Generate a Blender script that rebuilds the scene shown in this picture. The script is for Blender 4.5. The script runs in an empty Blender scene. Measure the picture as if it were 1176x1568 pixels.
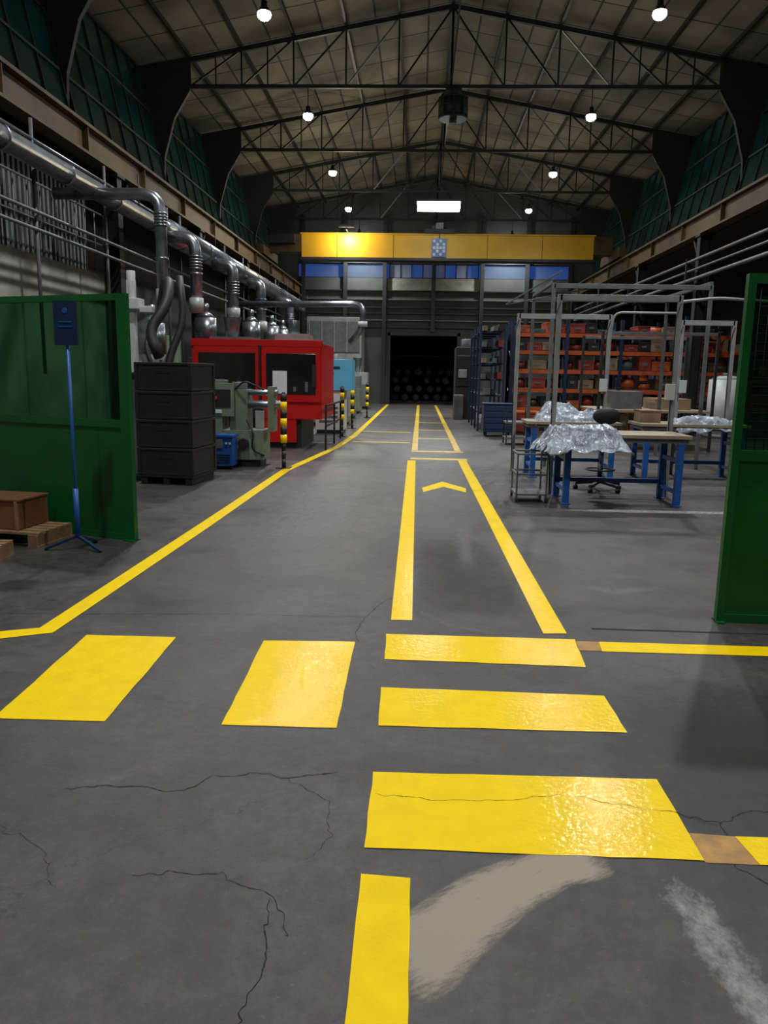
import bpy, bmesh, math, random
from mathutils import Matrix, Vector, noise
random.seed(7)
scn=bpy.context.scene
# ---------------------------------------------------------------- materials
def _new(name):
    m=bpy.data.materials.new(name); m.use_nodes=True
    nt=m.node_tree; b=nt.nodes.get('Principled BSDF')
    return m,nt,b
def mat(name,col,rough=0.5,metal=0.0,var=0.25,scale=4.0,bump=0.0,spec=0.5,coat=0.0,bs=4,bd=0.02):
    m,nt,b=_new(name)
    b.inputs['Roughness'].default_value=rough
    b.inputs['Metallic'].default_value=metal
    b.inputs['Specular IOR Level'].default_value=spec
    b.inputs['Coat Weight'].default_value=coat
    b.inputs['Coat Roughness'].default_value=0.07
    tc=nt.nodes.new('ShaderNodeTexCoord')
    n=nt.nodes.new('ShaderNodeTexNoise'); n.inputs['Scale'].default_value=scale; n.inputs['Detail'].default_value=6
    nt.links.new(tc.outputs['Object'],n.inputs['Vector'])
    r=nt.nodes.new('ShaderNodeValToRGB')
    r.color_ramp.elements[0].position=0.3; r.color_ramp.elements[1].position=0.7
    r.color_ramp.elements[0].color=(*[c*(1-var) for c in col],1)
    r.color_ramp.elements[1].color=(*[min(1,c*(1+var*0.4)) for c in col],1)
    nt.links.new(n.outputs['Fac'],r.inputs['Fac']); nt.links.new(r.outputs['Color'],b.inputs['Base Color'])
    if bump>0:
        bp=nt.nodes.new('ShaderNodeBump'); bp.inputs['Strength'].default_value=bump; bp.inputs['Distance'].default_value=bd
        n2=nt.nodes.new('ShaderNodeTexNoise'); n2.inputs['Scale'].default_value=scale*bs; n2.inputs['Detail'].default_value=4
        nt.links.new(tc.outputs['Object'],n2.inputs['Vector'])
        nt.links.new(n2.outputs['Fac'],bp.inputs['Height']); nt.links.new(bp.outputs['Normal'],b.inputs['Normal'])
        if coat>0: nt.links.new(bp.outputs['Normal'],b.inputs['Coat Normal'])
    return m
def emat(name,col,strength):
    m,nt,b=_new(name)
    b.inputs['Base Color'].default_value=(*col,1)
    b.inputs['Emission Color'].default_value=(*col,1); b.inputs['Emission Strength'].default_value=strength
    return m
def glassy(name,tint,mixf=0.3,gloss=(0.6,0.7,0.65),rough=0.12):
    m,nt,b=_new(name); nt.nodes.remove(b)
    out=nt.nodes['Material Output']
    t=nt.nodes.new('ShaderNodeBsdfTransparent'); t.inputs['Color'].default_value=(*tint,1)
    g=nt.nodes.new('ShaderNodeBsdfPrincipled'); g.inputs['Base Color'].default_value=(*gloss,1); g.inputs['Roughness'].default_value=rough
    mx=nt.nodes.new('ShaderNodeMixShader'); mx.inputs[0].default_value=mixf
    nt.links.new(t.outputs[0],mx.inputs[1]); nt.links.new(g.outputs[0],mx.inputs[2]); nt.links.new(mx.outputs[0],out.inputs['Surface'])
    return m
def decal(name,col,scale,lo,hi,maxf,stretch=(1,1,1),rough=0.7,rz=0,fine=0):
    m,nt,b=_new(name); out=nt.nodes['Material Output']; N=nt.nodes.new; L=nt.links.new
    b.inputs['Base Color'].default_value=(*col,1); b.inputs['Roughness'].default_value=rough
    tc=N('ShaderNodeTexCoord'); mr0=N('ShaderNodeMapping'); mr0.inputs['Rotation'].default_value=(0,0,rz)
    mp=N('ShaderNodeMapping'); mp.inputs['Scale'].default_value=stretch
    n=N('ShaderNodeTexNoise'); n.inputs['Scale'].default_value=scale; n.inputs['Detail'].default_value=9; n.inputs['Roughness'].default_value=0.75
    at=N('ShaderNodeAttribute'); at.attribute_name='edge'
    ad=N('ShaderNodeMath'); ad.operation='ADD'
    sc=N('ShaderNodeMath'); sc.operation='MULTIPLY'; sc.inputs[1].default_value=0.40
    mr=N('ShaderNodeMapRange'); mr.inputs['From Min'].default_value=lo; mr.inputs['From Max'].default_value=hi; mr.inputs['To Max'].default_value=maxf
    t=N('ShaderNodeBsdfTransparent'); mx=N('ShaderNodeMixShader')
    L(tc.outputs['Object'],mr0.inputs[0]); L(mr0.outputs[0],mp.inputs[0]); L(mp.outputs[0],n.inputs['Vector'])
    L(at.outputs['Fac'],sc.inputs[0]); L(n.outputs['Fac'],ad.inputs[0]); L(sc.outputs[0],ad.inputs[1])
    L(ad.outputs[0],mr.inputs['Value'])
    mul=N('ShaderNodeMath'); mul.operation='MULTIPLY'
    m2=N('ShaderNodeMapRange'); m2.inputs['From Max'].default_value=0.2; L(at.outputs['Fac'],m2.inputs['Value'])
    L(mr.outputs[0],mul.inputs[0]); L(m2.outputs[0],mul.inputs[1])
    L(mul.outputs[0],mx.inputs[0]); L(t.outputs[0],mx.inputs[1]); L(b.outputs[0],mx.inputs[2]); L(mx.outputs[0],out.inputs['Surface'])
    return m
def concrete_floor():
    m,nt,b=_new('concrete_floor_mat'); L=nt.links.new; N=nt.nodes.new
    tc=N('ShaderNodeTexCoord')
    def nz(scale,det=6,rough=0.6,dist=0):
        n=N('ShaderNodeTexNoise'); n.inputs['Scale'].default_value=scale; n.inputs['Detail'].default_value=det
        n.inputs['Roughness'].default_value=rough; n.inputs['Distortion'].default_value=dist
        L(tc.outputs['Object'],n.inputs['Vector']); return n
    n1=nz(0.8,10,0.74,0.5); n2=nz(10,10,0.85); n3=nz(38,5,0.75); n4=nz(1.1,6,0.7,1.2)
    r1=N('ShaderNodeValToRGB'); e=r1.color_ramp.elements; e[0].position=0.36; e[1].position=0.66
    e[0].color=(0.025,0.0235,0.023,1); e[1].color=(0.076,0.068,0.062,1)
    L(n1.outputs['Fac'],r1.inputs['Fac'])
    r2=N('ShaderNodeValToRGB'); e=r2.color_ramp.elements; e[0].position=0.36; e[1].position=0.66
    e[0].color=(0.5,0.5,0.5,1); e[1].color=(1.5,1.47,1.44,1)
    L(n2.outputs['Fac'],r2.inputs['Fac'])
    mx=N('ShaderNodeMix'); mx.data_type='RGBA'; mx.blend_type='MULTIPLY'; mx.inputs['Factor'].default_value=1
    L(r1.outputs['Color'],mx.inputs['A']); L(r2.outputs['Color'],mx.inputs['B'])
    r4=N('ShaderNodeMapRange'); r4.inputs['From Min'].default_value=0.46; r4.inputs['From Max'].default_value=0.70; r4.inputs['To Max'].default_value=0.5
    L(n4.outputs['Fac'],r4.inputs['Value'])
    mx2=N('ShaderNodeMix'); mx2.data_type='RGBA'; L(r4.outputs[0],mx2.inputs['Factor']); L(mx.outputs['Result'],mx2.inputs['A']); mx2.inputs['B'].default_value=(0.070,0.052,0.038,1)
    r3=N('ShaderNodeMapRange'); r3.inputs['From Min'].default_value=0.60; r3.inputs['From Max'].default_value=0.72; r3.inputs['To Max'].default_value=0.5
    L(n3.outputs['Fac'],r3.inputs['Value'])
    mx3=N('ShaderNodeMix'); mx3.data_type='RGBA'; L(r3.outputs[0],mx3.inputs['Factor']); L(mx2.outputs['Result'],mx3.inputs['A']); mx3.inputs['B'].default_value=(0.17,0.15,0.13,1)
    r5=N('ShaderNodeMapRange'); r5.inputs['From Min'].default_value=0.44; r5.inputs['From Max'].default_value=0.30; r5.inputs['To Max'].default_value=0.65
    L(n3.outputs['Fac'],r5.inputs['Value'])
    mx5=N('ShaderNodeMix'); mx5.data_type='RGBA'; L(r5.outputs[0],mx5.inputs['Factor']); L(mx3.outputs['Result'],mx5.inputs['A']); mx5.inputs['B'].default_value=(0.014,0.013,0.013,1)
    nd=nz(1.6,8,0.7); ad=N('ShaderNodeMix'); ad.data_type='RGBA'; ad.inputs['Factor'].default_value=0.35
    L(tc.outputs['Object'],ad.inputs['A']); L(nd.outputs['Color'],ad.inputs['B'])
    v=N('ShaderNodeTexVoronoi'); v.feature='DISTANCE_TO_EDGE'; v.inputs['Scale'].default_value=1.5; L(ad.outputs['Result'],v.inputs['Vector'])
    rc=N('ShaderNodeMapRange'); rc.inputs['From Min'].default_value=0.0; rc.inputs['From Max'].default_value=0.006; rc.inputs['To Min'].default_value=0.85; rc.inputs['To Max'].default_value=0.0
    L(v.outputs['Distance'],rc.inputs['Value'])
    nm=nz(1.1,3); rm=N('ShaderNodeMapRange'); rm.inputs['From Min'].default_value=0.44; rm.inputs['From Max'].default_value=0.52; L(nm.outputs['Fac'],rm.inputs['Value'])
    mm=N('ShaderNodeMath'); mm.operation='MULTIPLY'; L(rc.outputs[0],mm.inputs[0]); L(rm.outputs[0],mm.inputs[1])
    mx4=N('ShaderNodeMix'); mx4.data_type='RGBA'; L(mm.outputs[0],mx4.inputs['Factor']); L(mx5.outputs['Result'],mx4.inputs['A']); mx4.inputs['B'].default_value=(0.010,0.009,0.009,1)
    L(mx4.outputs['Result'],b.inputs['Base Color'])
    rr=N('ShaderNodeMapRange'); rr.inputs['From Min'].default_value=0.3; rr.inputs['From Max'].default_value=0.7; rr.inputs['To Min'].default_value=0.33; rr.inputs['To Max'].default_value=0.52
    L(n4.outputs['Fac'],rr.inputs['Value']); L(rr.outputs[0],b.inputs['Roughness'])
    bp=N('ShaderNodeBump'); bp.inputs['Strength'].default_value=0.3; bp.inputs['Distance'].default_value=0.010; L(n2.outputs['Fac'],bp.inputs['Height']); L(bp.outputs['Normal'],b.inputs['Normal'])
    return m
def roof_mat():
    m,nt,b=_new('roof_panel_mat'); L=nt.links.new; N=nt.nodes.new
    tc=N('ShaderNodeTexCoord'); br=N('ShaderNodeTexBrick'); br.offset=0
    br.inputs['Scale'].default_value=1; br.inputs['Brick Width'].default_value=1.42; br.inputs['Row Height'].default_value=1.5; br.inputs['Mortar Size'].default_value=0.03
    br.inputs['Color1'].default_value=(0.31,0.27,0.19,1); br.inputs['Color2'].default_value=(0.21,0.19,0.14,1); br.inputs['Mortar'].default_value=(0.045,0.04,0.035,1)
    L(tc.outputs['Object'],br.inputs['Vector'])
    n=N('ShaderNodeTexNoise'); n.inputs['Scale'].default_value=0.5; n.inputs['Detail'].default_value=6; L(tc.outputs['Object'],n.inputs['Vector'])
    r=N('ShaderNodeMapRange'); r.inputs['From Min'].default_value=.3; r.inputs['From Max'].default_value=.7; r.inputs['To Min'].default_value=0.35; r.inputs['To Max'].default_value=1.1; L(n.outputs['Fac'],r.inputs['Value'])
    mx=N('ShaderNodeMix'); mx.data_type='RGBA'; mx.blend_type='MULTIPLY'; mx.inputs['Factor'].default_value=1
    L(br.outputs['Color'],mx.inputs['A']); L(r.outputs[0],mx.inputs['B']); L(mx.outputs['Result'],b.inputs['Base Color'])
    b.inputs['Roughness'].default_value=0.8
    return m
M={}
M['floor']=concrete_floor(); M['roof']=roof_mat()
M['yellow']=mat('yellow_floor_paint',(0.95,0.65,0.0),0.5,0,0.08,9,0.12,0.12,0.5)
M['yellow2']=mat('worn_yellow_paint',(0.60,0.39,0.02),0.42,0,0.5,7,0.05)
M['oldyellow']=mat('faded_orange_paint',(0.40,0.20,0.03),0.5,0,0.4,12,0.1)
M['crack']=mat('crack_dark',(0.010,0.009,0.009),0.9)
M['concrete']=mat('wall_concrete',(0.26,0.25,0.21),0.85,0,0.45,1.5,0.2)
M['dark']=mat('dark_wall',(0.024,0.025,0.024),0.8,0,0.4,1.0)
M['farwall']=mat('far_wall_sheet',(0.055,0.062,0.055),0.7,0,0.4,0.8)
M['steel_dark']=mat('dark_steel_paint',(0.016,0.017,0.017),0.6,0.1,0.3,3)
M['truss']=mat('truss_steel',(0.025,0.024,0.022),0.5,0.3,0.3,2)
M['web']=mat('galvanised_brace',(0.36,0.37,0.38),0.4,0.7,0.2,6)
M['galv']=mat('galvanised_duct',(0.27,0.29,0.31),0.3,0.85,0.4,5)
M['gray']=mat('gray_paint',(0.12,0.13,0.13),0.5,0.1,0.3,5)
M['lgray']=mat('light_gray_paint',(0.28,0.29,0.28),0.45,0.1,0.25,5)
M['white']=mat('white_plastic',(0.50,0.51,0.50),0.45,0,0.1,6)
M['green']=mat('green_partition_paint',(0.003,0.10,0.018),0.38,0,0.2,2.5,0.03)
M['gglass']=glassy('green_tinted_screen',(0.32,0.55,0.38),0.14,(0.01,0.06,0.03),0.12)
M['teal']=mat('teal_wired_glass',(0.006,0.060,0.050),0.2,0,0.75,1.0)
M['red']=mat('red_machine_paint',(0.52,0.008,0.006),0.35,0,0.12,3)
M['black']=mat('black_plastic',(0.010,0.010,0.011),0.5,0,0.3,6)
M['bin']=mat('bin_plastic',(0.013,0.014,0.013),0.55,0,0.4,5)
M['blackglass']=mat('machine_window',(0.015,0.014,0.014),0.12,0,0.3,3)
M['rubber']=mat('black_rubber',(0.008,0.008,0.008),0.6)
M['mgreen']=mat('machine_graygreen',(0.14,0.18,0.12),0.45,0,0.25,4)
M['blue']=mat('blue_paint',(0.012,0.09,0.33),0.4,0,0.2,5)
M['rblue']=mat('rack_blue',(0.008,0.026,0.075),0.5,0,0.3,5)
M['dblue']=mat('dark_blue_paint',(0.005,0.020,0.062),0.45,0,0.2,5)
M['lblue']=mat('light_blue_panel',(0.10,0.40,0.60),0.4,0,0.1,5)
M['orange']=mat('orange_beam_paint',(0.46,0.085,0.015),0.45,0,0.3,5)
M['redgoods']=mat('red_goods',(0.26,0.028,0.015),0.5,0,0.4,5)
M['crane']=mat('crane_yellow',(0.66,0.36,0.008),0.5,0,0.15,1.0)
M['rust']=mat('runway_rust',(0.085,0.05,0.014),0.55,0.2,0.5,2)
M['wood']=mat('pine_wood',(0.28,0.165,0.08),0.7,0,0.35,8)
M['woodbox']=mat('brown_plywood',(0.20,0.08,0.035),0.55,0,0.25,6)
M['bench']=mat('bench_top',(0.30,0.24,0.16),0.5,0,0.2,4)
M['paper']=mat('paper',(0.7,0.7,0.7),0.7,0,0.05,4)
M['film']=mat('plastic_film',(0.30,0.34,0.39),0.20,0,0.55,3.5,0.9,bs=2.2,bd=.05)
M['lamp']=emat('lamp_emitter',(0.92,0.96,1.0),90)
M['lamp2']=emat('panel_lamp_emitter',(0.86,0.97,1.0),26)
M['sky']=glassy('window_pane',(0.9,0.95,1.0),0.05)
M['skyf']=glassy('frosted_window_pane',(0.9,0.95,1.0),0.5,(0.3,0.34,0.36),0.4)
M['dust']=decal('cement_dust',(0.34,0.29,0.225),13,0.42,0.80,0.92,(1,4,1),0.85,math.radians(-35))
M['scuff']=decal('white_scuff',(0.36,0.35,0.335),14,0.68,1.0,0.75,(1.5,1,1))
M['faint']=decal('worn_and_lit_patch',(0.17,0.16,0.155),5,0.55,1.05,0.6,(2,1,1),0.5)  # pale wear, also used to paint the bright floor around the benches
M['darkpatch']=decal('oily_patch',(0.022,0.021,0.021),1.6,0.4,0.95,0.5,(1,1,1),0.5)
M['card']=mat('cardboard',(0.24,0.16,0.09),0.8,0,0.2,5)
# ---------------------------------------------------------------- mesh builder
class B:
    def __init__(s,name): s.name=name; s.bm=bmesh.new(); s.m=[]; s.org=None
    def mi(s,k):
        k=M[k] if isinstance(k,str) else k
        if k not in s.m: s.m.append(k)
        return s.m.index(k)
    def poly(s,pts,k,smooth=False):
        f=s.bm.faces.new([s.bm.verts.new(p) for p in pts]); f.material_index=s.mi(k); f.smooth=smooth; return f
    def box(s,c,d,k,rz=0,rx=0,ry=0):
        Mx=Matrix.Translation(c)@Matrix.Rotation(rz,4,'Z')@Matrix.Rotation(ry,4,'Y')@Matrix.Rotation(rx,4,'X')@Matrix.Diagonal((d[0],d[1],d[2],1))
        r=bmesh.ops.create_cube(s.bm,size=1,matrix=Mx); i=s.mi(k)
        for f in {f for v in r['verts'] for f in v.link_faces}: f.material_index=i
    def bb(s,x0,x1,y0,y1,z0,z1,k): s.box(((x0+x1)/2,(y0+y1)/2,(z0+z1)/2),(abs(x1-x0),abs(y1-y0),abs(z1-z0)),k)
    def bar(s,p1,p2,w,h,k):
        p1=Vector(p1);p2=Vector(p2);d=p2-p1
        q=d.to_track_quat('Z','Y').to_matrix().to_4x4()
        Mx=Matrix.Translation((p1+p2)/2)@q@Matrix.Diagonal((w,h,d.length,1))
        r=bmesh.ops.create_cube(s.bm,size=1,matrix=Mx); i=s.mi(k)
        for f in {f for v in r['verts'] for f in v.link_faces}: f.material_index=i
    def cyl(s,p1,p2,r,k,seg=14,r2=None):
        p1=Vector(p1);p2=Vector(p2);d=p2-p1; q=d.to_track_quat('Z','Y').to_matrix().to_4x4()
        rr=bmesh.ops.create_cone(s.bm,cap_ends=True,segments=seg,radius1=r,radius2=r if r2 is None else r2,depth=d.length,matrix=Matrix.Translation((p1+p2)/2)@q)
        i=s.mi(k)
        for f in {f for v in rr['verts'] for f in v.link_faces}:
            f.material_index=i; f.smooth=len(f.verts)==4
    def sph(s,c,r,k,sc=(1,1,1),seg=14):
        rr=bmesh.ops.create_uvsphere(s.bm,u_segments=seg,v_segments=seg//2+2,radius=r,matrix=Matrix.Translation(c)@Matrix.Diagonal((*sc,1)))
        i=s.mi(k)
        for f in {f for v in rr['verts'] for f in v.link_faces}: f.material_index=i; f.smooth=True
    def tube(s,pts,r,k,seg=10,bend=0.0):
        P=[Vector(p) for p in pts]
        if bend>0 and len(P)>2:
            Q=[P[0]]
            for a,b,c in zip(P,P[1:],P[2:]):
                u=(a-b).normalized();v=(c-b).normalized()
                bd=min(bend,(a-b).length*.49,(c-b).length*.49)
                s0=b+u*bd;s1=b+v*bd
                for t in range(6):
                    t/=5; Q.append(s0*(1-t)**2+b*2*t*(1-t)+s1*t*t)
            Q.append(P[-1]); P=Q
        rings=[];up=None;i=s.mi(k)
        for n,p in enumerate(P):
            d=((P[n+1]-p) if n==0 else (p-P[n-1]) if n==len(P)-1 else (P[n+1]-P[n-1])).normalized()
            if up is None: up=d.orthogonal().normalized()
            up=(up-d*up.dot(d)).normalized(); w=d.cross(up)
            rings.append([s.bm.verts.new(p+(up*math.cos(a)+w*math.sin(a))*r) for a in [2*math.pi*j/seg for j in range(seg)]])
        for a,b in zip(rings,rings[1:]):
            for j in range(seg):
                f=s.bm.faces.new((a[j],a[(j+1)%seg],b[(j+1)%seg],b[j])); f.material_index=i; f.smooth=True
        for rg in (rings[0],rings[-1]):
            f=s.bm.faces.new(rg); f.material_index=i
    def done(s,bevel=0,loc=None):
        bmesh.ops.recalc_face_normals(s.bm,faces=s.bm.faces)
        me=bpy.data.meshes.new(s.name); 
        if loc:
            bmesh.ops.translate(s.bm,verts=s.bm.verts,vec=[-c for c in loc])
        s.bm.to_mesh(me); s.bm.free()
        o=bpy.data.objects.new(s.name,me)
        for m in s.m: me.materials.append(m)
        if loc: o.location=loc
        scn.collection.objects.link(o)
        if bevel>0:
            md=o.modifiers.new('b','BEVEL'); md.width=bevel; md.segments=2; md.limit_method='ANGLE'
        return o
CX=0.65
YB,YF=-7.0,41.5
# ---------------------------------------------------------------- shell
b=B('floor'); b.poly([(-8,YB,0),(12.5,YB,0),(12.5,49,0),(-8,49,0)],'floor'); b.done()
def zr(x): return 11.34-abs(x-CX)*0.183
b=B('ceiling')
for x0,x1 in ((-8.0,CX),(CX,9.3)):
    b.poly([(x0,YB,zr(x0)),(x1,YB,zr(x1)),(x1,YF,zr(x1)),(x0,YF,zr(x0))],'roof')
b.done()
b=B('ceiling_side_aisle'); b.bb(8.1,12.5,YB,YF,5.6,5.75,'dark'); b.done()
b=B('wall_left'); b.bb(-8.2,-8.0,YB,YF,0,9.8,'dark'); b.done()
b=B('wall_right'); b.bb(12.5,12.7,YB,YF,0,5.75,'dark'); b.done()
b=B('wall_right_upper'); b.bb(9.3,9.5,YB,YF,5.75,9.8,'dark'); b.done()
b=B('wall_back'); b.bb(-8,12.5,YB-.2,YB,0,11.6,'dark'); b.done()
b=B('wall_left_lower'); b.bb(-6.9,-6.6,-6.9,16.6,0,3.5,'concrete'); b.bb(-8,-6.9,-6.9,16.6,3.3,3.5,'concrete'); b.done()
b=B('wall_far')
DX0,DX1,DZ=-1.6,1.92,3.6
y0,y1=YF,YF+.25
WZ0,WZ1=6.35,7.25
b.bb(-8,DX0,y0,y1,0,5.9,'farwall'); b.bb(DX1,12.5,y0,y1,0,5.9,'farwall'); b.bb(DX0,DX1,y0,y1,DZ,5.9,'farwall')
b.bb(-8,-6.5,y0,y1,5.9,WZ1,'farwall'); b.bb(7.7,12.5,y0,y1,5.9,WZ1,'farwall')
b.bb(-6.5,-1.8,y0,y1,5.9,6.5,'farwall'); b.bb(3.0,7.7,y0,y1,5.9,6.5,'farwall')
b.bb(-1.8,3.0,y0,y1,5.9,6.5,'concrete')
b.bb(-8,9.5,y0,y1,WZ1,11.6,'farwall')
for z in (4.0,4.35,4.7,5.0,5.4,5.85): b.bb(-6.4,7.6,y0-.12,y0,z,z+.05,'gray' if z in(4.35,5.4) else 'steel_dark')
for x in (-6.2,-4.0,-1.95,0.6,3.1,5.4,7.6): b.bb(x-.1,x+.1,y0-.2,y0,0 if not(-1.6<x<1.9) else 3.8,WZ1+2.3,'steel_dark')
b.bb(DX0-.15,DX0,y0-.1,y0,0,DZ+.15,'steel_dark'); b.bb(DX1,DX1+.15,y0-.1,y0,0,DZ+.15,'steel_dark'); b.bb(DX0-.15,DX1+.15,y0-.1,y0,DZ,DZ+.15,'steel_dark')
b.done()
for n,(xa,xb) in enumerate(((-6.5,-1.95),(-1.7,2.9),(3.15,7.7))):
    b=B('window_%d'%(n+1))
    b.bb(xa,xb,YF+.1,YF+.12,6.5,WZ1,'sky')
    k=1 if n!=1 else 8
    for i in range(k+1):
        x=xa+(xb-xa)*i/k; b.bb(x-.025,x+.025,YF+.05,YF+.16,6.5,WZ1,'steel_dark')
    b.bb(xa,xb,YF+.05,YF+.16,6.5,6.55,'steel_dark'); b.bb(xa,xb,YF+.05,YF+.16,WZ1-.05,WZ1,'steel_dark')
    if n==1:
        for i in (0,1,3,4,6): b.bb(xa+(xb-xa)*i/8+.03,xa+(xb-xa)*(i+1)/8-.03,YF+.08,YF+.1,6.55,WZ1-.05,'skyf')
    b.done()
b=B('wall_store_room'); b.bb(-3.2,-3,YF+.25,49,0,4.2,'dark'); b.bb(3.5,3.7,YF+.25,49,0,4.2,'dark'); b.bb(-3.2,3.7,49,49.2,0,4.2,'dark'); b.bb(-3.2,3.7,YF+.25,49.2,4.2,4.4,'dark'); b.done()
b=B('stacked_pipe_rolls')
rnd=random.Random(11)
for r in range(4):
    for i in range(6):
        if rnd.random()<.15 and r>1: continue
        x=-1.45+i*.6+(r%2)*.2+rnd.uniform(-.08,.08); dy=rnd.uniform(-.3,.6); rr=rnd.uniform(.15,.21)
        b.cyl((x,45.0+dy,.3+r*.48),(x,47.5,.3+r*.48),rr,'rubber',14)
        b.cyl((x,44.98+dy,.3+r*.48),(x,45.0+dy,.3+r*.48),.05,'black',12)
b.bb(-1.9,2.2,45,47.5,0,.08,'steel_dark'); b.bb(-1.9,-1.8,45,47.5,0,2.6,'steel_dark'); b.bb(2.1,2.2,45,47.5,0,2.6,'steel_dark'); b.bb(-1.9,2.2,46,46.1,2.6,2.7,'steel_dark')
b.done()
# ---------------------------------------------------------------- roof trusses
XL,XR=-6.45,7.75
TY=[-1.6,4.4,10.4,16.4,22.4,28.4,34.4,40.4]
def zt(x): return 11.18-abs(x-CX)*0.183
for Y in TY:
    b=B('roof_truss')
    zb=9.22
    b.bar((XL,Y,zt(XL)),(CX,Y,zt(CX)),.10,.12,'truss'); b.bar((CX,Y,zt(CX)),(XR,Y,zt(XR)),.10,.12,'truss')
    b.bar((XL,Y,zb),(XR,Y,zb),.09,.09,'truss')
    h=(XR-XL)/2/5
    for sg in (-1,1):
        for i in range(0,6):
            x=CX+sg*h*i
            b.bar((x,Y,zb),(x,Y,zt(x)),.06 if i==0 else .045,.05,'truss')
            if i<5:
                xo=CX+sg*h*(i+1)
                b.bar((x,Y,zt(x)),(xo,Y,zb),.045,.045,'web' if i==(2 if sg>0 else 1) else 'truss')
                if i>=3: b.bar(((x+xo)/2,Y,zb),((x+xo)/2,Y,zt((x+xo)/2)),.035,.035,'truss')
    for sg in (-1,1):
        e=CX+sg*7.1
        prof=[(0,9.95),(0,9.1),(.45,8.4),(.75,7.4),(.8,6.3),(1.25,6.3),(1.45,9.7)]
        for dy in (-.06,.06):
            b.poly([(e+sg*px,Y+dy,pz) for px,pz in prof],'steel_dark')
        for (a,c),(d,f) in zip(prof,prof[1:]+prof[:1]):
            b.poly([(e+sg*a,Y-.06,c),(e+sg*d,Y-.06,f),(e+sg*d,Y+.06,f),(e+sg*a,Y+.06,c)],'steel_dark')
    b.done()
b=B('roof_purlins')
h=7.1/5
for i in range(-5,6):
    x=CX+h*i; b.bb(x-.035,x+.035,YB,YF,zr(x)-.13,zr(x)-.02,'truss')
b.done()
b=B('roof_wind_bracing')
for a,c in zip(TY,TY[1:]):
    b.bar((CX,a,9.25),(CX,c,9.25),.04,.04,'truss')
b.done()
for sg in (-1,1):
    for n,(a,c) in enumerate(zip(TY,TY[1:])):
        b=B('window_%d'%(4+n+(0 if sg<0 else 7)))
        xb=CX+sg*7.75; xt=CX+sg*8.45; zb,ztp=6.35,9.6
        b.poly([(xb,a+.15,zb),(xb,c-.15,zb),(xt,c-.15,ztp),(xt,a+.15,ztp)],'teal')
        b.poly([(xb+sg*.04,a+.15,zb),(xt+sg*.04,a+.15,ztp),(xt+sg*.04,c-.15,ztp),(xb+sg*.04,c-.15,zb)],'teal')
        for i in range(7):
            y=a+.15+(c-a-.3)*i/6
            b.bar((xb-sg*.02,y,zb),(xt-sg*.02,y,ztp),.04,.04,'steel_dark')
        for j in range(4):
            t=j/3; b.bar((xb+(xt-xb)*t-sg*.02,a+.15,zb+(ztp-zb)*t),(xb+(xt-xb)*t-sg*.02,c-.15,zb+(ztp-zb)*t),.05,.05,'steel_dark')
        b.done()
# ---------------------------------------------------------------- crane runway + columns
for sg,xr in ((-1,-6.4),(1,7.7)):
    b=B('crane_runway_beam')
    b.bb(xr-.16,xr+.16,YB+.1,YF-.3,6.02,6.08,'rust'); b.bb(xr-.16,xr+.16,YB+.1,YF-.3,5.52,5.57,'rust'); b.bb(xr-.04,xr+.04,YB+.1,YF-.3,5.57,6.02,'rust')
    b.bb(xr-.04,xr+.04,YB+.1,YF-.3,6.08,6.13,'steel_dark')
    b.bb(xr+sg*.18,xr+sg*1.4,YB+.1,YF-.3,6.03,6.10,'steel_dark')
    for i in range(16): b.bb(xr-.14,xr+.14,YB+1+i*3,YB+1.02+i*3,5.57,6.02,'rust')
    b.done()
    for Y in TY:
        b=B('steel_column')
        for dx in (-.14,.14): b.bb(xr+dx-.015,xr+dx+.015,Y-.12,Y+.12,0,5.5,'steel_dark')
        b.bb(xr-.14,xr+.14,Y-.012,Y+.012,0,5.5,'steel_dark')
        b.bb(xr-.25,xr+.25,Y-.22,Y+.22,0,.03,'steel_dark'); b.bb(xr-.2,xr+.2,Y-.2,Y+.2,5.44,5.5,'steel_dark')
        b.bar((xr,Y,4.6),(xr,Y+.8,5.5),.08,.08,'steel_dark')
        b.done()
b=B('overhead_crane')
yc=32.6
b.bb(-4.95,6.85,yc,yc+.5,6.25,7.15,'crane')
b.bb(-5.0,6.9,yc-.08,yc+.58,6.15,6.25,'black'); b.bb(-5.0,6.9,yc-.06,yc+.56,7.15,7.2,'crane')
b.bb(-6.25,-4.95,yc,yc+.5,6.45,7.15,'rust'); b.bb(6.85,7.6,yc,yc+.5,6.45,7.15,'rust')
for x in (-6.4,7.7):
    b.bb(x-.14,x+.14,yc-1.3,yc+1.8,6.2,6.55,'rust')
    for y in (yc-1.0,yc+1.5): b.cyl((x-.03,y,6.275),(x+.03,y,6.275),.14,'steel_dark',16)
b.bb(-6.2,-5.2,yc-.35,yc,6.75,7.1,'steel_dark')
b.bb(.05,1.25,yc-.25,yc+.75,7.2,7.35,'steel_dark'); b.cyl((.35,yc+.2,7.5),(.95,yc+.2,7.5),.15,'steel_dark',16); b.bb(.5,.8,yc-.2,yc+.1,7.35,7.6,'gray')
b.bb(.36,.94,yc-.16,yc-.12,6.28,7.0,'blue')
for i in range(4):
    for j in range(5):
        if (i+j)%2==0 or j==2: b.bb(.40+i*.13,.50+i*.13,yc-.175,yc-.16,6.33+j*.13,6.43+j*.13,'white')
b.cyl((.65,yc-.14,7.0),(.65,yc-.14,7.25),.02,'steel_dark',6)
for x in (-3.5,-1.2,2.6,4.8): b.bb(x-.01,x+.01,yc-.006,yc,6.25,7.15,'rust')
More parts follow.
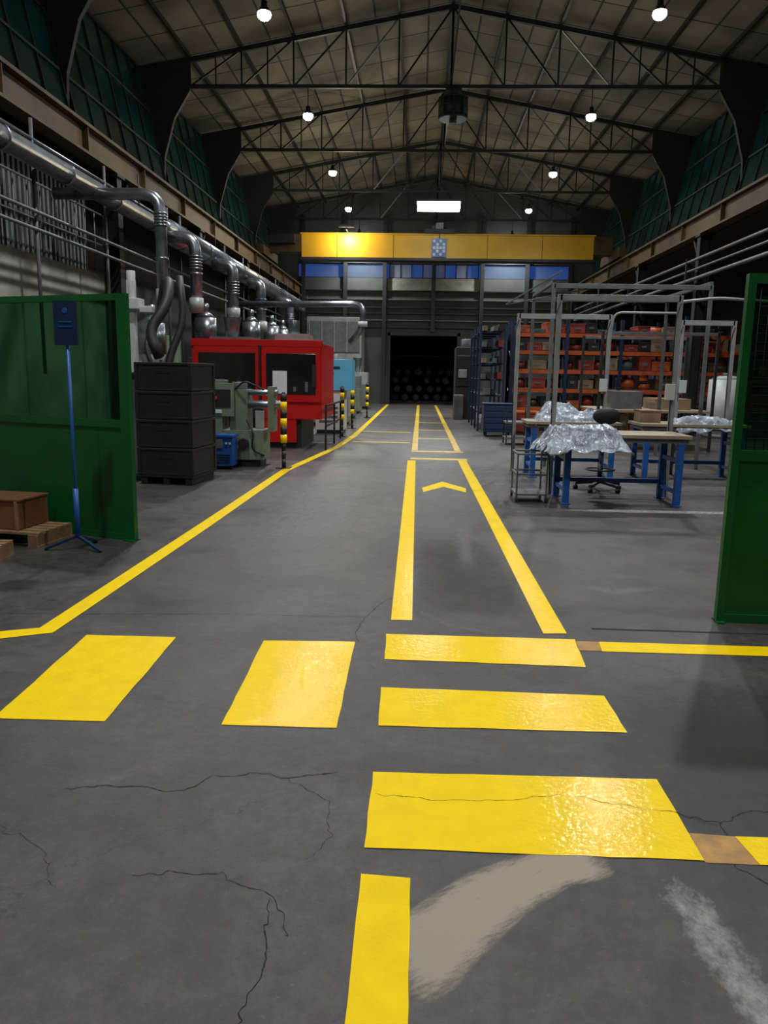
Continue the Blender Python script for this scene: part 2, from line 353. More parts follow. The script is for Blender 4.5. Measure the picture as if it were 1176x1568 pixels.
b.bb(-3.35,-2.75,yc-.75,yc-.67,7.3,7.4,'steel_dark'); b.bb(-3.07,-3.03,yc-.75,yc+.1,7.2,7.24,'steel_dark')  # made-up floodlight fixture for the light added at the girder
b.done()
# ---------------------------------------------------------------- lamps
def light(kind,name,loc,power,parent=None,col=(0.95,0.97,1.0),size=.15,rot=(0,0,0),spot=None,blend=.5):
    l=bpy.data.lights.new(name,kind); l.energy=power; l.color=col
    if kind=='AREA': l.size=size
    else: l.shadow_soft_size=size
    if spot: l.spot_size=math.radians(spot); l.spot_blend=blend
    o=bpy.data.objects.new(name,l); o.location=loc; o.rotation_euler=rot; scn.collection.objects.link(o)
    if parent: o.parent=parent; o.location=Vector(loc)-parent.location
    return o
for Y in TY:
    for X in (-3.22,4.42):
        b=B('high_bay_lamp'); z=8.5
        b.cyl((X,Y,z+.02),(X,Y,z+.10),.13,'steel_dark',20,.09)
        b.cyl((X,Y,z+.10),(X,Y,z+.22),.06,'steel_dark',16); b.cyl((X,Y,z+.22),(X,Y,9.2),.012,'steel_dark',6)
        b.sph((X,Y,z-.02),.135,'lamp',(1,1,.8),16)
        o=b.done(loc=(X,Y,z))
        p=1200 if Y>9 else (980 if Y>2 else 480)
        light('SPOT','lamp_light',(X,Y,z-.18),p,o,spot=145,blend=.9,size=.13)
        light('POINT','lamp_spill',(X,Y,z-.38),17 if Y>12 else 8,o,size=.12,col=(1,.90,.72))
b=B('pendant_panel_lamp'); X,Y,z=.52,29,7.42
b.bb(X-.75,X+.75,Y-.3,Y+.3,z-.02,z+.2,'lamp2'); b.bb(X-.78,X+.78,Y-.33,Y+.33,z+.2,z+.28,'gray')
for dx in (-.6,.6): b.cyl((X+dx,Y,z+.25),(X,Y,z+.8),.012,'steel_dark',6)
b.cyl((X,Y,z+.75),(X,Y-.5,9.2),.02,'gray',6)
o=b.done(loc=(X,Y,z)); light('SPOT','panel_light',(X,Y,z-.1),1500,o,spot=150,size=.5)
l=bpy.data.objects['overhead_crane']
light('POINT','added_girder_light',(-3.05,yc-.7,7.0),170,l,(1,.9,.65),.12)  # added light, there only to make the bright spot on the girder
b=B('roof_extractor_fan'); X,Y=.72,22.4
b.cyl((X,Y,8.45),(X,Y,8.95),.36,'steel_dark',8); b.cyl((X,Y,8.40),(X,Y,8.46),.38,'truss',20); b.cyl((X,Y,8.95),(X,Y,9.2),.22,'steel_dark',16)
for i in range(8):
    a=i*math.pi/4; b.bar((X+.38*math.cos(a),Y+.38*math.sin(a),8.42),(X+.38*math.cos(a),Y+.38*math.sin(a),8.98),.03,.03,'steel_dark')
for i in range(3): b.cyl((X,Y,8.5+i*.2),(X,Y,8.53+i*.2),.385,'steel_dark',20)
b.cyl((X,Y,8.3),(X,Y,8.45),.1,'steel_dark',14)
b.done()
# ---------------------------------------------------------------- floor markings
def paint(b,pts,k,z=.003,j=.003):
    out=[]
    for p,q in zip(pts,pts[1:]+pts[:1]):
        d=math.dist(p,q); n=max(1,int(d/.10)) 
        if d>3: n=1
        for i in range(n):
            t=i/n; jj=j if 0<i else 0
            out.append((p[0]+(q[0]-p[0])*t+random.uniform(-jj,jj),p[1]+(q[1]-p[1])*t+random.uniform(-jj,jj),z))
    vs=[b.bm.verts.new(v) for v in out]; f=b.bm.faces.new(vs); f.material_index=b.mi(k)
    r=bmesh.ops.triangulate(b.bm,faces=[f])
def strip(b,path,w,k,z=.003):
    P=[Vector((*p,0)) for p in path]; L=[];R=[]
    for n,p in enumerate(P):
        d=((P[n+1]-p) if n==0 else (p-P[n-1]) if n==len(P)-1 else ((P[n+1]-p).normalized()+(p-P[n-1]).normalized())).normalized()
        s=Vector((-d.y,d.x,0))*w/2; L.append((p+s).xy[:]); R.append((p-s).xy[:])
    for i in range(len(P)-1): 
        b.poly([(*L[i],z),(*L[i+1],z),(*R[i+1],z),(*R[i],z)],k)
b=B('zebra_crossing_marking')
paint(b,[(-1.99,4.39),(-1.44,4.40),(-1.41,3.25),(-1.93,3.24)],'yellow')
paint(b,[(-.90,4.39),(-.35,4.42),(-.34,3.27),(-.87,3.26)],'yellow')
paint(b,[(-.17,4.58),(1.0,4.59),(.97,4.13),(-.16,4.15)],'yellow')
paint(b,[(-.16,3.75),(.98,3.74),(.99,3.33),(-.15,3.31)],'yellow')
paint(b,[(-.15,2.89),(1.0,2.92),(1.0,2.39),(-.15,2.38)],'yellow')
b.done()
b=B('walkway_line_marking')
paint(b,[(-.15,2.24),(.01,2.23),(.015,.6),(-.14,.6)],'yellow',j=.002)
paint(b,[(-.15,4.86),(-.01,4.87),(-.04,14.46),(-.19,14.43)],'yellow')
paint(b,[(.82,4.68),(.97,4.70),(.92,14.65),(.76,14.62)],'yellow')
paint(b,[(1.14,4.56),(4.3,4.58),(4.3,4.43),(1.12,4.39)],'yellow')
paint(b,[(1.16,2.54),(4.3,2.56),(4.3,2.40),(1.18,2.38)],'yellow')
b.done()
b=B('walkway_line_far_marking')
strip(b,[(-.07,16.4),(-.04,41)],.13,'yellow2'); strip(b,[(.85,16.4),(.86,41)],.13,'yellow2')
for y,w in ((14.75,.3),(16.2,.28),(19.5,.2),(22.5,.2),(26,.2)): b.bb(-.14,.95,y-w/2,y+w/2,.0015,.0035,'yellow2')
for y in (18.2,21.5): b.bb(-1.55,-.2,y-.1,y+.1,.0015,.0035,'yellow2')
b.done()
b=B('aisle_edge_line_marking')
strip(b,[(-4.8,3.7),(-2.5,4.34),(-2.27,4.45),(-2.22,7.75),(-2.18,12.55),(-1.78,16.7),(-1.66,20),(-1.66,41)],.145,'yellow')
b.done()
b=B('faded_orange_marking')
paint(b,[(1.0,4.56),(1.14,4.56),(1.12,4.40),(.99,4.40)],'oldyellow',.002); paint(b,[(1.0,2.55),(1.16,2.54),(1.18,2.38),(1.0,2.38)],'oldyellow',.002)
b.done()
b=B('direction_arrow_marking')
b.poly([(.09,10.50,.003),(.38,11.05,.003),(.38,11.6,.003),(.07,10.9,.003)],'yellow'); b.poly([(.38,11.05,.003),(.68,10.55,.003),(.70,10.95,.003),(.38,11.6,.003)],'yellow')
b.done()
def crack(name,pts,w=.006,jit=.03,sub=22,z=.0012):
    b=B(name); P=[]; s=0
    for p,q in zip(pts,pts[1:]):
        for i in range(sub):
            t=i/sub; s+=math.dist(p,q)/sub
            nx=noise.noise(Vector((s*9,p[0],1)))*jit*.8+noise.noise(Vector((s*30,p[0],3)))*jit*.5
            ny=noise.noise(Vector((s*9,p[1],7)))*jit*.8+noise.noise(Vector((s*30,p[1],5)))*jit*.5
            P.append((p[0]+(q[0]-p[0])*t+nx,p[1]+(q[1]-p[1])*t+ny))
    P.append(pts[-1])
    for i,(p,q) in enumerate(zip(P,P[1:])):
        ww=w*(.35+1.2*abs(noise.noise(Vector((i*.4,1,2)))))
        d=Vector((q[0]-p[0],q[1]-p[1])); 
        if d.length<1e-6: continue
        s_=Vector((-d.y,d.x)).normalized()*ww/2
        b.poly([(p[0]+s_.x,p[1]+s_.y,z),(q[0]+s_.x,q[1]+s_.y,z),(q[0]-s_.x,q[1]-s_.y,z),(p[0]-s_.x,p[1]-s_.y,z)],'crack')
    return b.done()
crack('floor_crack',[(-1.34,2.67),(-1.06,2.71),(-.9,2.69),(-.8,2.79),(-.63,2.85),(-.49,2.82),(-.3,2.88)],.006,.03)
crack('floor_crack',[(-.9,2.18),(-.6,2.21),(-.42,2.12),(-.35,1.95)],.0035,.03)
crack('floor_crack',[(-1.9,2.55),(-1.5,2.45),(-1.25,2.3),(-1.1,2.1)],.003,.04)
crack('floor_crack',[(-.49,2.82),(-.3,2.65),(-.27,2.45),(-.34,2.3)],.003,.03)
crack('floor_crack',[(-.13,2.72),(.1,2.69),(.45,2.73),(.6,2.78),(.78,2.72),(.98,2.68),(1.12,2.6)],.003,.02,z=.0042)
crack('floor_crack',[(1.0,2.68),(1.13,2.6),(1.3,2.72),(1.7,2.75)],.007,.04)
crack('floor_crack',[(1.14,2.62),(1.13,2.5),(1.1,2.36),(1.22,2.2),(1.25,2.0)],.007,.03)
crack('floor_crack',[(-.42,2.1),(-.38,1.8),(-.44,1.5)],.005,.03)
crack('floor_crack',[(-2.75,4.74),(-1.28,4.88),(-.32,4.91),(-.21,5.3),(-.1,5.5)],.007,.02)
crack('floor_crack',[(-.32,4.91),(-.36,4.6),(-.33,4.42)],.006,.02)
crack('floor_crack',[(-2.2,7.3),(-.2,7.4),(.8,7.35)],.006,.03)
crack('floor_crack',[(-2.1,9.8),(0,9.75),(2.6,9.9)],.008,.03)
b=B('floor_expansion_joint')
b.bb(1.15,6,4.80,4.825,.0,.0015,'crack')
for y in (13.2,19.5,25.5): b.bb(-6,7.6,y,y+.02,0,.001,'crack')
b.done()
def smear(name,path,widths,k,z,seg=14,endf=6,ek=1.4):
    bm=bmesh.new(); lay=bm.verts.layers.float.new('edge'); rows=[]
    P=[Vector((*p,0)) for p in path]
    N=24; pts=[];ws=[]
    for i in range(N+1):
        t=i/N*(len(P)-1); a=min(int(t),len(P)-2); f=t-a
        pts.append(P[a].lerp(P[a+1],f)); ws.append(widths[a]*(1-f)+widths[a+1]*f)
    for i,p in enumerate(pts):
        d=(pts[min(i+1,N)]-pts[max(i-1,0)]).normalized(); s=Vector((-d.y,d.x,0)); row=[]
        for j in range(seg+1):
            u=j/seg*2-1; v=bm.verts.new(p+s*u*ws[i]/2+Vector((0,0,z)))
            e=max(0,min(1,(1-abs(u))*ek))*max(0,min(1,min(i,N-i)/endf)); v[lay]=e; row.append(v)
        rows.append(row)
    for a,c in zip(rows,rows[1:]):
        for j in range(seg): bm.faces.new((a[j],a[j+1],c[j+1],c[j]))
    me=bpy.data.meshes.new(name); bm.to_mesh(me); bm.free(); me.materials.append(M[k])
    o=bpy.data.objects.new(name,me); scn.collection.objects.link(o)
smear('cement_dust_smear',[(-.05,1.80),(.10,1.98),(.28,2.18),(.48,2.32),(.68,2.36)],[.34,.29,.26,.21,.17],'dust',.0016,endf=3,ek=2.2)
smear('white_scuff_mark',[(.80,2.40),(.88,2.15),(.90,1.9),(.93,1.65),(.95,1.4)],[.14,.22,.22,.18,.12],'scuff',.0017)
smear('white_scuff_mark',[(.0,5.1),(.25,4.78),(.6,4.6)],[.16,.12,.06],'faint',.0016)
smear('worn_and_lit_patch',[(.1,9.4),(.35,14.0)],[.8,.8],'faint',.0016)
smear('worn_and_lit_patch',[(-1.2,6.0),(-1.0,12.0)],[1.6,1.6],'faint',.0012)
smear('worn_and_lit_patch',[(1.2,9.3),(5.5,9.45)],[.35,.35],'scuff',.0016)
smear('white_scuff_mark',[(1.25,5.9),(1.5,5.7),(2,5.9)],[.2,.25,.2],'faint',.0016)
smear('worn_and_lit_patch',[(.45,6.0),(.5,8.6)],[.25,.25],'faint',.0016)
smear('worn_and_lit_patch',[(1.0,12.0),(6.5,12.0)],[3.0,3.0],'faint',.001)  # brightly lit floor around the benches, painted in as a pale patch
smear('oily_floor_patch',[(1.7,4.0),(1.4,3.0),(1.5,2.2)],[1.3,1.3,1.2],'darkpatch',.0011)
smear('oily_floor_patch',[(.4,5.0),(.35,7.5)],[.8,.8],'darkpatch',.0011)
# ---------------------------------------------------------------- partitions
def partition(name,p0,p1,h,zmid,mesh=False,pw=.11):
    b=B(name); a=Vector((*p0,0)); c=Vector((*p1,0)); d=(c-a); L=d.length; u=d.normalized(); rz=math.atan2(u.y,u.x)
    def bx(s0,s1,z0,z1,t,k):
        m=a+u*(s0+s1)/2; b.box((m.x,m.y,(z0+z1)/2),(s1-s0,t,z1-z0),k,rz)
    bx(0,pw,0,h,.05,'green'); bx(L-.11,L,0,h,.06,'green'); bx(pw,L-.11,h-.06,h,.05,'green'); bx(pw,L-.11,zmid-.035,zmid+.035,.05,'green')
    bx(pw,L-.11,.06,zmid-.035,.02,'green'); bx(pw,L-.11,.0,.06,.05,'green')
    bx(L*.62-.02,L*.62+.02,zmid,h,.04,'green')
    bx(.0,pw,0,.012,.12,'green'); bx(L-.11,L,0,.012,.2,'green')
    if mesh:
        n=int((L-.22)/.055)
        for i in range(n):
            q=a+u*(.09+i*.055); b.cyl((q.x,q.y,zmid),(q.x,q.y,h-.05),.003,'steel_dark',4)
        for i in range(int((h-zmid)/.055)):
            q0=a+u*.09;q1=a+u*(L-.11); z=zmid+i*.055; b.cyl((q0.x,q0.y,z),(q1.x,q1.y,z),.003,'steel_dark',4)
        bx(pw,L-.11,zmid+.03,h-.06,.004,'gglass')
    else: bx(pw,L-.11,zmid+.03,h-.06,.008,'gglass')
    return b.done()
partition('green_partition_screen',(-2.64,7.0),(-5.9,8.2),2.27,1.10)
partition('green_partition_screen',(2.02,5.05),(4.6,5.0),2.25,1.12,True,.05)
# ---------------------------------------------------------------- sign stand
b=B('blue_sign_stand'); X,Y=-3.03,6.62
b.cyl((X,Y,.1),(X,Y,1.85),.015,'blue',10); b.cyl((X,Y,.1),(X,Y,.55),.024,'blue',10)
for a in (200,-25,80):
    a=math.radians(a); b.bar((X,Y,.12),(X+.27*math.cos(a),Y+.27*math.sin(a),.015),.03,.02,'dblue'); b.sph((X+.27*math.cos(a),Y+.27*math.sin(a),.015),.015,'rubber')
b.box((X,Y-.02,1.98),(.2,.012,.37),'dblue')
for i in range(2): b.box((X,Y-.03,1.99-.04*i),(.12,.003,.012),'blue')
b.sph((X,Y-.028,2.08),.025,'blue',(1,.1,1))
b.done()
# ---------------------------------------------------------------- pallets and boxes
def pallet(b,cx,cy,w,d,z,rz):
    Mx=Matrix.Translation((cx,cy,z))@Matrix.Rotation(rz,4,'Z')
    for i in range(5): 
        c=Mx@Vector((0,-d/2+d*(i+.5)/5,.125)); b.box(c,(w,d/5*.75,.02),'wood',rz)
    for i in (-1,0,1):
        c=Mx@Vector((i*(w/2-.05),0,.065)); b.box(c,(.09,d,.1),'wood',rz)
        c=Mx@Vector((i*(w/2-.05),0,.008)); b.box(c,(.1,d,.016),'wood',rz)
b=B('wooden_pallet'); pallet(b,-3.95,6.95,1.2,.55,0,math.radians(-8)); b.done()
b=B('brown_wooden_crate')
cz=.14; 
b.box((-4.02,6.98,cz+.13),(.88,.42,.26),'woodbox',math.radians(-8)); b.box((-4.02,6.98,cz+.27),(.92,.45,.02),'woodbox',math.radians(-8))
b.box((-3.6,6.92,cz+.13),(.03,.46,.26),'wood',math.radians(-8)); b.box((-4.02,6.76,cz+.13),(.06,.015,.26),'wood',math.radians(-8))
b.done(.004)
b=B('wooden_pallet'); pallet(b,-3.95,6.05,1.0,.5,0,math.radians(5)); b.done()
# ---------------------------------------------------------------- black crate stack
b=B('stack_of_black_bins'); cx,cy,rz=-3.5,11.05,math.radians(-6)
Mx=Matrix.Translation((cx,cy,0))@Matrix.Rotation(rz,4,'Z')
for sx in (-.33,0,.33): b.box(Mx@Vector((sx,0,.05)),(.1,.85,.1),'black',rz)
b.box(Mx@Vector((0,0,.115)),(.82,.88,.03),'black',rz)
for i in range(4):
    z=.13+i*.395
    b.box(Mx@Vector((0,0,z+.19)),(.80,.86,.38),'bin',rz); b.box(Mx@Vector((0,0,z+.37)),(.83,.9,.035),'bin',rz); b.box(Mx@Vector((0,0,z+.02)),(.82,.88,.03),'bin',rz)
    for s in (-.4,.4):
        for s2 in (-.43,.43): b.box(Mx@Vector((s*.98,s2*.98,z+.19)),(.05,.05,.36),'bin',rz)
    b.box(Mx@Vector((0,-.435,z+.26)),(.2,.01,.05),'black',rz)
b.done(.006)
b=B('gray_storage_bin'); b.bb(-4.3,-3.98,11.0,11.6,0,.08,'black'); b.bb(-4.28,-4.0,11.05,11.55,.08,1.5,'gray'); b.bb(-4.3,-3.98,11.0,11.6,1.5,1.56,'black'); b.done(.01)
# ---------------------------------------------------------------- bollards / barrier
def bollard(x,y,h=1.25):
    b=B('striped_bollard'); b.bb(x-.12,x+.12,y-.12,y+.12,0,.015,'black')
    n=9
    for i in range(n): b.cyl((x,y,.015+(h-.015)*i/n),(x,y,.015+(h-.015)*(i+1)/n),.055 if i>2 else .035,'yellow' if i%2 and i>2 else 'black',14)
    b.cyl((x,y,h),(x,y,h+.02),.03,'black',12)
    b.done()
for p in ((-2.26,12.85),(-1.95,19.6),(-1.95,22.6),(-1.9,28.3)): bollard(*p)
b=B('machine_guard_railing')
for y in (16.0,17.6,19.0): b.bar((-1.93,y,0),(-1.93,y,.95),.04,.04,'black')
for z in (.5,.92): b.bar((-1.93,16.0,z),(-1.93,19.0,z),.04,.04,'black')
b.done()
# ---------------------------------------------------------------- machines left
b=B('graygreen_molding_machine')
b.bb(-3.35,-2.62,12.9,13.5,.12,.62,'mgreen'); b.bb(-3.3,-2.68,12.95,13.45,.0,.12,'black')
b.bb(-3.5,-3.3,12.85,13.3,.1,1.45,'mgreen'); b.bb(-3.48,-3.1,12.84,12.9,.85,1.4,'mgreen')
b.bb(-3.2,-2.9,12.95,13.4,.62,1.3,'mgreen'); b.cyl((-3.05,13.1,1.3),(-3.05,13.1,1.42),.13,'gray',18)
b.cyl((-2.9,13.1,1.05),(-2.35,13.1,1.05),.07,'galv',16); b.cyl((-2.9,13.1,1.25),(-2.4,13.1,1.25),.05,'galv',14)
b.bb(-2.55,-2.45,12.95,13.3,.6,1.35,'mgreen'); b.bb(-2.75,-2.6,12.9,12.95,.65,.95,'lgray')
b.bb(-3.45,-3.15,12.83,12.84,1.0,1.3,'black'); b.bb(-3.42,-3.3,12.82,12.84,.9,.96,'white')
b.cyl((-2.95,12.83,.4),(-2.95,12.9,.4),.09,'black',16); b.cyl((-3.4,12.8,1.15),(-3.4,12.86,1.15),.03,'red',10)
b.tube([(-2.9,12.9,.8),(-2.75,12.75,.6),(-2.8,12.8,.3),(-2.6,12.9,.2)],.018,'rubber',8,.1); b.tube([(-3.1,12.95,1.3),(-2.9,12.8,1.45),(-2.6,12.9,1.3)],.015,'rubber',8,.1)
b.done(.012)
b=B('blue_control_unit')
b.bb(-3.42,-3.04,12.45,12.8,.06,.55,'blue'); b.bb(-3.44,-3.02,12.43,12.82,.53,.57,'blue')
for x in (-3.38,-3.08):
    for y in (12.5,12.75): b.cyl((x-.02,y,.035),(x+.02,y,.035),.035,'rubber',12)
b.bb(-3.38,-3.2,12.435,12.45,.35,.5,'gray') 
for i in range(4): b.bb(-3.38,-3.08,12.44,12.45,.12+i*.04,.135+i*.04,'black')
for x in(-3.14,-3.08): b.cyl((x,12.43,.43),(x,12.45,.43),.018,'white',10)
b.done(.006)
b=B('red_molding_machine')
x0,x1,ya=-4.8,-2.05,16.3
b.bb(x0,x1,ya,ya+2.2,.62,2.2,'red'); b.bb(x0+.05,x1-.45,ya+.1,ya+2,0,.62,'black'); b.bb(x0+1.35,x1-.55,ya+.02,ya+.1,.12,.62,'red')
b.bb(x0,x0+1.5,ya-.05,ya,.62,.95,'black')
b.bb(x0,x1,ya-.06,ya+.1,2.12,2.26,'red')
for xa,xb in ((x0+.12,x0+1.38),(x0+1.55,x1-.1)):
    b.bb(xa-.07,xb+.07,ya-.05,ya,.98,2.12,'red'); b.bb(xa+.03,xb-.03,ya-.065,ya-.05,1.14,1.98,'blackglass')
    for i in range(4): b.bb(xa+.1+i*.25,xa+.16+i*.25,ya-.07,ya-.065,1.2,1.3+.1*(i%2),'gray')
b.bb(x0+1.42,x0+1.47,ya-.08,ya,.65,2.15,'black')
b.bb(x0+1.72,x0+2.02,ya-.09,ya-.065,1.15,1.62,'paper')
b.bb(x1-.2,x1-.12,ya-.1,ya-.05,1.3,1.75,'steel_dark')
b.bb(x0+.3,x0+1.2,ya+.3,ya+1.2,2.2,2.32,'gray'); b.bb(x0+1.7,x0+2.4,ya+.3,ya+1.2,2.2,2.4,'lgray')
b.cyl((x0+2.05,ya+.7,2.4),(x0+2.05,ya+.7,2.7),.12,'galv',16); b.cyl((x0+.7,ya+.7,2.3),(x0+.7,ya+.7,2.75),.1,'galv',16,.2)
b.done(.012)
def machine(name,x0,x1,y0,y1,h,k,k2):
    b=B(name)
    b.bb(x0,x1,y0,y1,.1,h*.5,k); b.bb(x0+.05,x1-.05,y0+.05,y1-.05,0,.1,'black'); b.bb(x0,x0+(x1-x0)*.55,y0,y1,h*.5,h,k); b.bb(x0+.1,x0+(x1-x0)*.5,y0-.02,y0,h*.6,h*.9,'blackglass')
    b.bb(x0+(x1-x0)*.6,x1,y0+.1,y1-.2,h*.5,h*.75,k2); b.cyl((x0+(x1-x0)*.78,y0+.6,h*.75),(x0+(x1-x0)*.78,y0+.6,h*1.05),.1,'galv',14,.22)
    b.bb(x1-.02,x1+.02,y0+.3,y1-.3,h*.15,h*.45,k2)
    for i in range(3): b.bb(x0+.2+i*.3,x0+.35+i*.3,y0-.03,y0,.3,.6,k2)
    b.cyl((x0+(x1-x0)*.3,(y0+y1)/2,h),(x0+(x1-x0)*.3,(y0+y1)/2,h+.25),.14,'lgray',14)
    return b.done(.012)
b=B('blue_white_dryer_cabinet')
b.bb(-2.75,-2.0,20.5,21.4,.1,1.15,'white'); b.bb(-2.72,-2.03,20.5,21.4,0,.1,'black'); b.bb(-2.8,-1.78,20.45,21.4,1.15,1.95,'lblue')
for i,w in enumerate((.5,.34)): b.bb(-2.6,-2.6+w,20.44,20.45,1.7-.16*i,1.77-.16*i,'dblue')
for i in range(4): b.bb(-2.65,-2.15,20.49,20.5,.3+.12*i,.36+.12*i,'gray')
b.done(.01)
machine('graygreen_press_machine',-4.2,-2.2,23.5,25.0,1.7,'mgreen','lgray')
machine('gray_press_machine',-4.4,-2.3,27.0,28.5,1.9,'gray','mgreen')
machine('graygreen_press_machine',-4.4,-2.4,31.0,32.5,2.0,'mgreen','gray')
machine('gray_press_machine',-4.6,-2.4,35.5,37.0,2.2,'gray','lgray')
b=B('light_gray_enclosure'); b.bb(-5.6,-2.9,38.5,40.5,0,4.3,'lgray'); b.bb(-5.5,-3.0,38.45,38.5,2.6,4.1,'gray')
for i in range(4): b.bb(-5.5+i*.62,-5.45+i*.62,38.4,38.45,2.6,4.1,'lgray')
b.done(.02)
def hopper(x,y,h=3.0):
    b=B('material_hopper')
    for dx in (-.25,.25):
        for dy in (-.25,.25): b.bar((x+dx,y+dy,0),(x+dx,y+dy,h-.7),.05,.05,'gray')
    b.cyl((x,y,h-1.1),(x,y,h-.6),.07,'gray',18,.26); b.cyl((x,y,h-.6),(x,y,h),.26,'galv',20); b.cyl((x,y,h),(x,y,h+.15),.26,'galv',20,.08); b.cyl((x,y,h+.15),(x,y,h+.35),.08,'galv',12)
    b.done()
for x,y,h in ((-5.3,15.3,2.5),(-5.4,19.6,2.9),(-4.9,22.6,3.0),(-5.0,26.2,3.1),(-5.3,30,3.2)): hopper(x,y,h)
b=B('white_feeder_column')
b.bb(-4.72,-4.6,12.5,12.62,0,3.0,'white'); b.bb(-4.85,-4.5,12.42,12.7,2.55,2.72,'white'); b.cyl((-4.66,12.56,2.72),(-4.66,12.56,3.15),.07,'white',14); b.bb(-4.9,-4.42,12.35,12.75,0,.03,'gray')
b.bb(-4.5,-4.3,12.45,12.6,2.5,2.6,'white')
b.done(.008)
# ---------------------------------------------------------------- ducts
b=B('main_extraction_duct')
b.cyl((-5.85,0,4.72),(-5.85,17.5,4.72),.16,'galv',20); b.cyl((-5.85,17.5,4.72),(-5.85,18.1,4.72),.16,'galv',20,.27); b.cyl((-5.85,18.1,4.72),(-5.85,38,4.72),.27,'galv',22)
for i in range(19): b.cyl((-5.85,i*2+1,4.72),(-5.85,i*2+1.06,4.72),.18 if i*2<17 else .29,'galv',20)
for Y in TY[1:]: b.cyl((-5.85,Y,4.85),(-5.85,Y,5.52),.015,'steel_dark',6)
b.done()
def drop(name,Y,X,z,zb,r,xs):
    b=B(name)
    b.tube([(xs,Y,z),(X,Y,z),(X,Y,zb)],r,'galv',14,r*3.2)
    for t in range(5):
        zz=z-r*3-.02-t*r*.5; b.cyl((X,Y,zz-.015),(X,Y,zz+.015),r*1.15,'galv',14)
    b.cyl((X,Y,zb-.02),(X,Y,zb+.3),r*1.2,'lgray',14)
    for zz in (zb+.8,): b.cyl((X,Y,zz),(X,Y,zz+.04),r*1.15,'galv',14)
    b.done()
drop('extraction_pipe',14.0,-4.62,4.62,2.72,.10,-6.5)
drop('extraction_pipe',17.6,-5.05,4.5,2.9,.13,-5.7)
drop('extraction_pipe',21.5,-5.15,4.45,3.0,.15,-5.7)
drop('extraction_pipe',25.5,-5.2,4.4,2.9,.16,-5.6)
drop('extraction_pipe',30.5,-5.1,4.3,2.9,.16,-5.6)
b=B('extraction_pipe'); b.tube([(-5.4,23.2,3.55),(-1.72,23.2,3.6),(-1.72,23.2,2.9),(-2.1,23.4,2.5)],.09,'galv',14,.3)
b.cyl((-1.72,23.2,2.95),(-1.72,23.2,3.1),.14,'white',14); b.done()
b=B('black_flexible_hose')
P=[(-4.62,13.9,2.70),(-4.35,13.3,3.05),(-4.05,12.6,3.0),(-4.0,12.3,2.6),(-4.25,12.1,2.2),(-4.05,12.0,1.8)]
b.tube(P,.085,'rubber',12,.25)
b.tube([(-3.95,12.8,3.1),(-3.85,12.7,2.4),(-4.1,12.5,1.7),(-4.0,12.3,.6)],.06,'rubber',12,.3)
b.tube([(-4.4,12.9,2.4),(-4.45,12.5,2.0),(-4.2,12.4,1.3)],.04,'rubber',10,.2)
b.done()
b=B('conduit_run')
for i,(x,z) in enumerate(((-6.12,5.1),(-6.05,4.0),(-6.1,3.75))): b.cyl((x,2,z),(x,38,z),.03,'gray' if i else 'galv',8)
for Y in (9,11,12.5,15.3,19,20,24.5,27,33): b.cyl((-6.12,Y,1.5),(-6.12,Y,5.4),.03,'gray',8)
b.done()
b=B('mezzanine_railing')
b.cyl((-6.62,-6,4.7),(-6.62,16.6,4.7),.022,'gray',8); b.cyl((-6.62,-6,4.1),(-6.62,16.6,4.1),.016,'gray',8)
y=2
while y<16.6:
    b.cyl((-6.62,y,3.5),(-6.62,y,4.7),.012,'gray',6); y+=.45
b.done()
b=B('louvre_cabinet')
b.bb(-7.9,-6.98,12.5,16.4,3.51,5.2,'steel_dark')
for i in range(22): b.bb(-6.98,-6.94,12.6+i*.17,12.68+i*.17,3.6,5.1,'gray')
b.done()
b=B('electrical_cabinet_row')
for i,y in enumerate((17.5,19,20.5,23.8,25.2,28,30.5,33)):
    b.bb(-7.2,-6.7,y,y+1.2,0,2.0+.25*(i%3),'gray' if i%2 else 'mgreen'); b.bb(-6.7,-6.68,y+.1,y+1.1,.2,1.8,'lgray' if i%3==0 else 'gray'); b.bb(-6.68,-6.65,y+.9,y+.95,1.0,1.2,'black')
b.done(.01)
# ---------------------------------------------------------------- right: benches
def bench(name,x0,x1,y0,y1,h,shelf=True):
    b=B(name)
    b.bb(x0,x1,y0,y1,h-.045,h,'bench'); b.bb(x0+.03,x1-.03,y0+.03,y1-.03,h-.10,h-.045,'gray')
    for x in (x0+.08,x1-.16):
        for y in (y0+.06,y1-.06):
            b.bb(x,x+.08,y-.04,y+.04,0,h-.1,'blue'); b.bb(x-.02,x+.1,y-.06,y+.06,0,.015,'blue')
        b.bb(x+.015,x+.065,y0+.06,y1-.06,.15,.2,'blue'); b.bb(x+.015,x+.065,y0+.06,y1-.06,h-.35,h-.3,'blue')
    b.bb(x0+.1,x1-.1,y1-.08,y1-.04,.2,.26,'blue')
    return b.done(.004)
bench('blue_leg_workbench',1.78,3.42,9.75,10.55,.90)
bench('blue_leg_workbench',1.72,3.2,12.3,13.1,.90)
bench('blue_leg_workbench',3.5,5.2,12.3,13.1,.90)
def frame(name,x0,x1,y,z0,z1,boxes=(),ext=None):
    b=B(name)
    for x in (x0,x1):
        b.bb(x-.03,x+.03,y-.03,y+.03,z0,z1,'lgray')
    b.bb(x0,x1,y-.03,y+.03,z1-.08,z1,'lgray')
    for x,z in boxes: b.bb(x-.06,x+.06,y-.09,y-.03,z-.13,z+.08,'white')
    for p in (x0,x1): b.tube([(p,y-.04,z1-.1),(p-.06,y-.06,z1-.3),(p-.03,y-.05,z0+.4),(p,y-.04,z0)],.008,'rubber',6,.1)
    if ext: b.tube(ext,.02,'lgray',8,.15)
    return b.done(.003)
